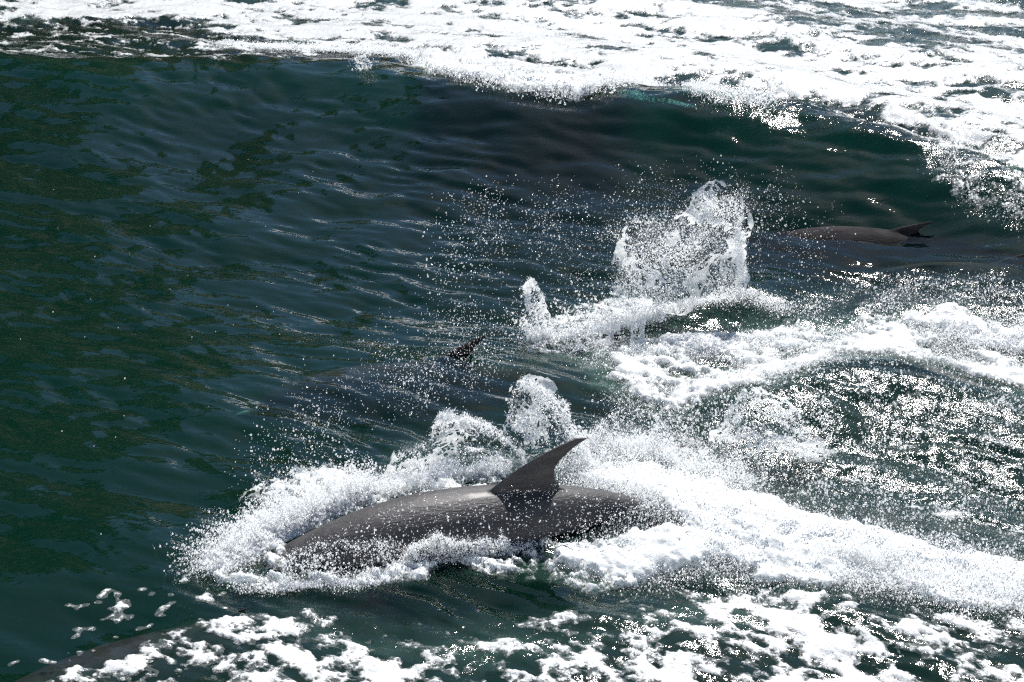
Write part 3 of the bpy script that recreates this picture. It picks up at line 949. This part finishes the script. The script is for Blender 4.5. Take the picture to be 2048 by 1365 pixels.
def dolphin(label, L, head, fin_base, z, pitch=0, roll=0, bend=None, fin=1., voxel=.010, under=True):
    """stands so that its beak points from fin_base to head on the water"""
    root = bpy.data.objects.new("dolphin", None); COL.objects.link(root)
    o = dolphin_mesh(L, voxel, bend, fin)
    o.parent = root; o.name = "body"
    if under:
        o.data.materials[0] = M_SKINU
    k = L / 3.2
    for sg in (-1, 1):
        bm = bmesh.new(); bmesh.ops.create_uvsphere(bm, u_segments=14, v_segments=10, radius=.015 * k)
        me = bpy.data.meshes.new("eye"); bm.to_mesh(me); bm.free(); me.materials.append(M_EYE)
        e = bpy.data.objects.new("eye", me); COL.objects.link(e); e.parent = root
        pc = np.array([[.40 * k, sg * .128 * k, -.03 * k]])
        e.location = (bend(pc)[0] if bend else pc[0])
    hx, hy = head[:2]; fx, fy = fin_base[:2]
    ang = math.atan2(fy - hy, fx - hx)
    root.rotation_euler = (R(roll), R(pitch), ang)
    xm = 1.78 * k
    if under:      # lies along the surface above it
        hxw, hyw = fx - xm * math.cos(ang) + .3 * math.cos(ang), fy - xm * math.sin(ang) + .3 * math.sin(ang)
        txw, tyw = hxw + 2.2 * k * math.cos(ang), hyw + 2.2 * k * math.sin(ang)
        zh, zt = float(surf_z(hxw, hyw)[0]), float(surf_z(txw, tyw)[0])
        th = -math.atan2(zt - zh, 2.2 * k) * .8
        root.rotation_euler = (R(roll), th, ang)
        z = .5 * (zh + zt) + math.sin(th) * (.3 + 1.1 * k) - z
    root.location = (fx - xm * math.cos(ang), fy - xm * math.sin(ang), z)
    tag(root, label, "dolphin", None, "dolphins riding the wake")
    return root


G = on_plane
d1 = dolphin("dark grey dolphin breaking the surface with its tall curved dorsal fin raised", 3.2, G(465, 1135), G(1037, 1064), .03, pitch=0, roll=8,
             bend=arch(.080, 0, .10, 1.75), voxel=.009, under=False)
d1.location.z = .07
p_ = P(580, 735); q_ = P(895, 708)
d2 = dolphin("dolphin gliding just under the surface behind the spray, fin tip breaking through", 2.95, p_, q_, .275, pitch=1, roll=4, fin=.8,
             bend=arch(.03, 0, -.085, 1.5), voxel=.013)
p_ = P(1480, 446); q_ = P(1800, 460)
d3 = dolphin("upper of the two submerged dolphins inside the wave face at right", 3.1, p_, q_, .315, pitch=2, roll=0, fin=.45, bend=arch(.03, 0, .0, 1.5), voxel=.014)
p_ = P(1700, 520); q_ = P(2010, 520)
d4 = dolphin("lower submerged dolphin at right with pale belly showing through green water", 2.7, p_, q_, .28, pitch=0, roll=-12, fin=.5, bend=arch(.03, 0, .0, 1.5), voxel=.014)
p_ = P(20, 1345); q_ = P(390, 1240)
d5 = dolphin("brownish dolphin under the foam in the nearest left corner, dark fin near surface", 2.9, p_, q_, .285, pitch=0, roll=10, fin=.38, bend=arch(.03, 0, .0, 1.5), voxel=.013)

# ------------------------------------------------------------------ thrown water
_h, _f = G(465, 1135), G(1037, 1064)
_m = (_f[1] - _h[1]) / (_f[0] - _h[0])
NEAR = (_m, _h[1] - _m * _h[0] - .27)          # the line just in front of the breaching dolphin
# burst at the head of the breaching dolphin, and the bank of water along its far side
hb = [P(455, 1150), P(520, 1110), P(640, 1050), P(760, 1000)]
b1 = jets(hb, [(-1, .1, .7), (-.9, .2, .9), (-.55, .25, 1), (-.4, .3, 1)], 4200, 46, .9, 3.3, .30, .0035, .24)
b2 = jets([P(560, 1080), P(700, 1020), P(900, 965), P(1010, 955)], [(-.5, .2, 1), (-.3, .2, 1), (0, .2, 1)], 2600, 36, .6, 2.5, .32, .004, .24)
b3 = along([(450, 1150), (500, 1080), (600, 1030), (740, 985), (900, 965)], 30000, .07, .16)
b4 = sheet([(440, 1150), (430, 1090), (470, 1020), (530, 960), (600, 910), (640, 930), (700, 930), (740, 960), (820, 950), (930, 960), (1000, 985), (800, 1010), (640, 1080), (570, 1150)], 8.75, 110000,
           lace=.07, thr=.30, soft=.05, depth=.12, seed=12, floor=.04)
spray("head_splash", *merge(b1, b2, b3, b4), M_SPRAY, "burst of white spray thrown up by the head of the breaching dolphin")

# water running along the near flank
c1 = along([(470, 1165), (560, 1175), (700, 1170), (830, 1140)], 16000, .035, .05)
c2 = sheet([(790, 1140), (815, 1095), (850, 1076), (900, 1078), (1000, 1080), (1130, 1092), (1250, 1078), (1350, 1052), (1400, 1130), (1200, 1160), (1000, 1130), (850, 1140)], NEAR, 260000, lace=.08, thr=.0, soft=.025, depth=.03, seed=31, floor=.2)
c3 = sheet([(565, 1110), (640, 1090), (760, 1085), (840, 1090), (1000, 1110), (1130, 1130), (1180, 1170), (1000, 1180), (800, 1185), (560, 1185)], NEAR, 110000, lace=.06, thr=.25, soft=.03, depth=.03, seed=32, floor=.035)
c4 = sheet([(570, 1105), (680, 1060), (800, 1010), (960, 985), (1130, 975), (1340, 1030), (1350, 1090), (1100, 1100), (840, 1100), (700, 1150), (580, 1150)], NEAR, 19000, lace=.3, thr=.9, soft=.03, depth=.05, seed=33, floor=.16, lo=.0015, hi=.0045)
spray("flank_spray", *merge(c1, c2, c3, c4), M_SPRAY, "drops and thin foam streaming along the near flank of the breaching dolphin")

# arcs of thrown water behind the fin
a1 = sheet([(770, 960), (790, 910), (850, 870), (880, 825), (930, 835), (1000, 860), (1040, 890), (1060, 950), (1020, 985), (960, 940), (900, 960), (840, 940)], 9.1, 90000, lace=.10, thr=.25, soft=.035, depth=.15, seed=44, floor=.05)
a1b = sheet([(860, 850), (885, 822), (950, 838), (1010, 868), (1045, 905), (1020, 900), (960, 865), (900, 860)], 9.12, 30000, lace=.06, thr=.1, soft=.02, depth=.08, seed=48, floor=.12)
a2 = sheet([(1020, 850), (1010, 800), (1050, 760), (1090, 775), (1130, 820), (1165, 870), (1200, 930), (1210, 985), (1130, 990), (1060, 960), (1040, 890)], 9.2, 90000, lace=.11, thr=.25, soft=.03, depth=.15, seed=54, floor=.07)
a2b = sheet([(1035, 780), (1050, 757), (1090, 768), (1130, 810), (1168, 870), (1200, 940), (1150, 900), (1110, 830), (1075, 800)], 9.22, 45000, lace=.06, thr=.1, soft=.02, depth=.08, seed=58, floor=.2)
spray("arching_splash", *merge(a1, a1b, a2, a2b), M_SPRAY, "two arching curls of thrown water behind the raised dorsal fin")

# the tall veil and its lower fringes
v1 = sheet([(1235, 640), (1225, 560), (1245, 480), (1300, 440), (1370, 420), (1385, 390), (1420, 372), (1490, 385), (1500, 440), (1488, 500), (1487, 585), (1400, 600), (1300, 630)], 11.6, 300000, lace=.16, thr=.30, soft=.07, depth=.2, seed=64, floor=.15, gain=.5)
v2 = sheet([(1472, 430), (1486, 430), (1490, 590), (1470, 590)], 11.6, 16000, lace=.05, thr=.1, soft=.02, depth=.03, seed=66, floor=.5)
v3 = sheet([(1050, 600), (1060, 555), (1085, 600), (1090, 650), (1150, 660), (1200, 610), (1260, 590), (1300, 600), (1290, 700), (1240, 730), (1140, 700), (1060, 690)], 11.2, 170000, lace=.11, thr=.30, soft=.04, depth=.25, seed=74, floor=.04)
v4 = jets([P(1060, 680), P(1150, 680), P(1250, 650), P(1330, 640)], [(-.4, .1, 1), (-.1, 0, 1), (.1, 0, 1)], 700, 30, .8, 3.6, .3, .012, .33, hi=.01)
v5 = sheet([(1190, 470), (1220, 430), (1290, 420), (1330, 440), (1290, 470), (1250, 500)], 11.7, 36000, lace=.10, thr=.30, soft=.06, depth=.2, seed=78, floor=.05)
v6 = scatter([(1000, 560), (1030, 450), (1180, 430), (1330, 400), (1500, 380), (1600, 430), (1720, 560), (1640, 620), (1500, 620), (1240, 640), (1060, 620)], 13000, .5, .5, 81, hi=.007, hpow=1.2)
spray("central_splash", *merge(v1, v2, v3, v4, v5, v6), M_SPRAY, "tall ragged veil of spray standing over the tail of the submerged dolphin")

# boiling white water
w1 = along([(1180, 960), (1300, 985), (1420, 1020), (1600, 1080), (1800, 1130), (2048, 1180), (2300, 1230)], 150000, .16, .16)
w2 = along([(1250, 1120), (1400, 1110), (1600, 1130), (1800, 1150)], 70000, .14, .12)
w3 = along([(1180, 930), (1250, 900), (1350, 930), (1480, 980)], 50000, .13, .22)
spray("tail_whitewater", *merge(w1, w2, w3), M_SPRAY, "broad bank of boiling white water trailing from the breaching dolphin")
x1 = along([(1220, 720), (1350, 700), (1550, 690), (1750, 680), (1950, 670), (2200, 680)], 90000, .14, .08)
x2_ = along([(1250, 790), (1400, 780), (1560, 740), (1700, 712), (1900, 720), (2100, 750)], 50000, .12, .06)
x3 = along([(1290, 640), (1420, 600), (1500, 590), (1570, 620)], 14000, .05, .05)
spray("wake_whitewater", *merge(x1, x2_, x3), M_SPRAY, "long ribbon of white water streaming right from the central splash")
y1 = scatter(R_ROIL, 70000, .16, .35, 91, hi=.009)
y2_ = sheet([(1450, 860), (1480, 810), (1540, 790), (1600, 830), (1640, 890), (1690, 940), (1650, 980), (1560, 970), (1500, 960), (1440, 960), (1420, 900)], 9.3, 120000, lace=.16, thr=.2, soft=.03, depth=.2, seed=95, floor=.02)
y3 = scatter(R_SPK, 50000, .05, .35, 93, hi=.008)
y4 = scatter(R_RSP, 120000, .05, .5, 94, hi=.009)
y5 = sheet([(1150, 830), (1250, 820), (1400, 850), (1450, 950), (1400, 1000), (1230, 960), (1180, 900)], 9.4, 120000, lace=.12, thr=.25, soft=.08, depth=.25, seed=97, floor=.08)
spray("roiling_spray", *merge(y1, y2_, y3, y4, y5), M_SPRAY, "glittering drops over the roiled water at the right")
z1 = scatter([(600, 900), (650, 780), (760, 690), (900, 640), (1060, 640), (1080, 760), (1000, 820), (800, 860)], 6000, .35, .5, 101, lo=.0022, hi=.0062, hpow=1.)
z2 = scatter([(700, 860), (860, 700), (1000, 700), (1060, 790), (860, 850)], 6500, .3, .5, 103, lo=.0022, hi=.0062, hpow=1.)
z3 = scatter([(430, 1040), (480, 900), (620, 820), (760, 860), (640, 960)], 5000, .3, .4, 104, hi=.007, hpow=1.)
z4 = scatter([(820, 620), (860, 420), (1050, 380), (1050, 640)], 2600, .3, .6, 105, lo=.003, hi=.008, hpow=1.)
z5 = scatter([(0, 1300), (0, 300), (800, 300), (700, 900), (300, 1100)], 150, .1, 2, 106, lo=.003, hi=.008)
spray("scattered_drops", *merge(z1, z2, z3, z4, z5), M_SPRAY, "loose drops falling over the dark water around the submerged dolphin")
l1 = along([(850, 125), (900, 140), (1000, 160), (1080, 175), (1180, 180), (1230, 165), (1300, 170), (1420, 190), (1540, 205)], 40000, .10, .14, lo=.004, hi=.013)
l2 = along([(440, 90), (600, 95), (760, 100), (850, 112)], 14000, .10, .06, lo=.004, hi=.012)
l3 = sheet([(700, 150), (705, 110), (740, 100), (745, 150)], 17.2, 5000, lace=.1, thr=.1, soft=.05, depth=.1, seed=110, floor=.1, lo=.004, hi=.012)
spray("crest_spray", *merge(l1, l2, l3), M_SPRAY, "spray and lace tumbling over the breaking crest of the wave")

HS = [(445, 1140), (440, 1080), (480, 1010), (540, 960), (600, 925), (660, 925), (720, 945), (830, 955), (930, 960), (1000, 985), (800, 1010), (640, 1070), (570, 1140)]
films("thrown_water_sheet", [film(HS, 8.7, .10, .8, 301, .14), film(HS, 8.85, .13, .85, 305, .14)], "torn sheets of water around the head of the breaching dolphin")
films("thrown_water_sheet", [film([(770, 960), (785, 905), (850, 870), (875, 822), (930, 832), (1000, 858), (1045, 890), (1065, 950), (1020, 985), (960, 940), (900, 960), (840, 945)], 9.1, .10, .6, 311, .16),
    film([(1015, 860), (1005, 800), (1050, 756), (1092, 770), (1135, 815), (1168, 870), (1205, 930), (1215, 990), (1130, 995), (1060, 965), (1040, 890)], 9.2, .11, .6, 321, .16)],
    "curling webs of water rising behind the raised dorsal fin")
films("thrown_water_sheet", [film([(1235, 650), (1222, 560), (1245, 480), (1300, 440), (1370, 425), (1385, 395), (1420, 372), (1490, 385), (1500, 440), (1488, 500), (1490, 590), (1400, 605), (1300, 640)], 11.6, .13, .5, 331, .2, .009),
    film([(1040, 690), (1045, 600), (1062, 555), (1090, 610), (1100, 655), (1160, 640), (1190, 590), (1240, 570), (1300, 610), (1300, 700), (1240, 740), (1140, 710)], 11.2, .12, .65, 341, .25, .009)],
    "ragged webs of water in the tall veil over the submerged dolphin's tail")
films("thrown_water_sheet", [film([(1430, 960), (1420, 880), (1470, 805), (1540, 785), (1600, 815), (1640, 880), (1700, 940), (1660, 1000), (1560, 1010), (1470, 990)], 9.3, .15, .45, 351, .2)],
    "wide web of water threads over the roiled sea right of the fin")
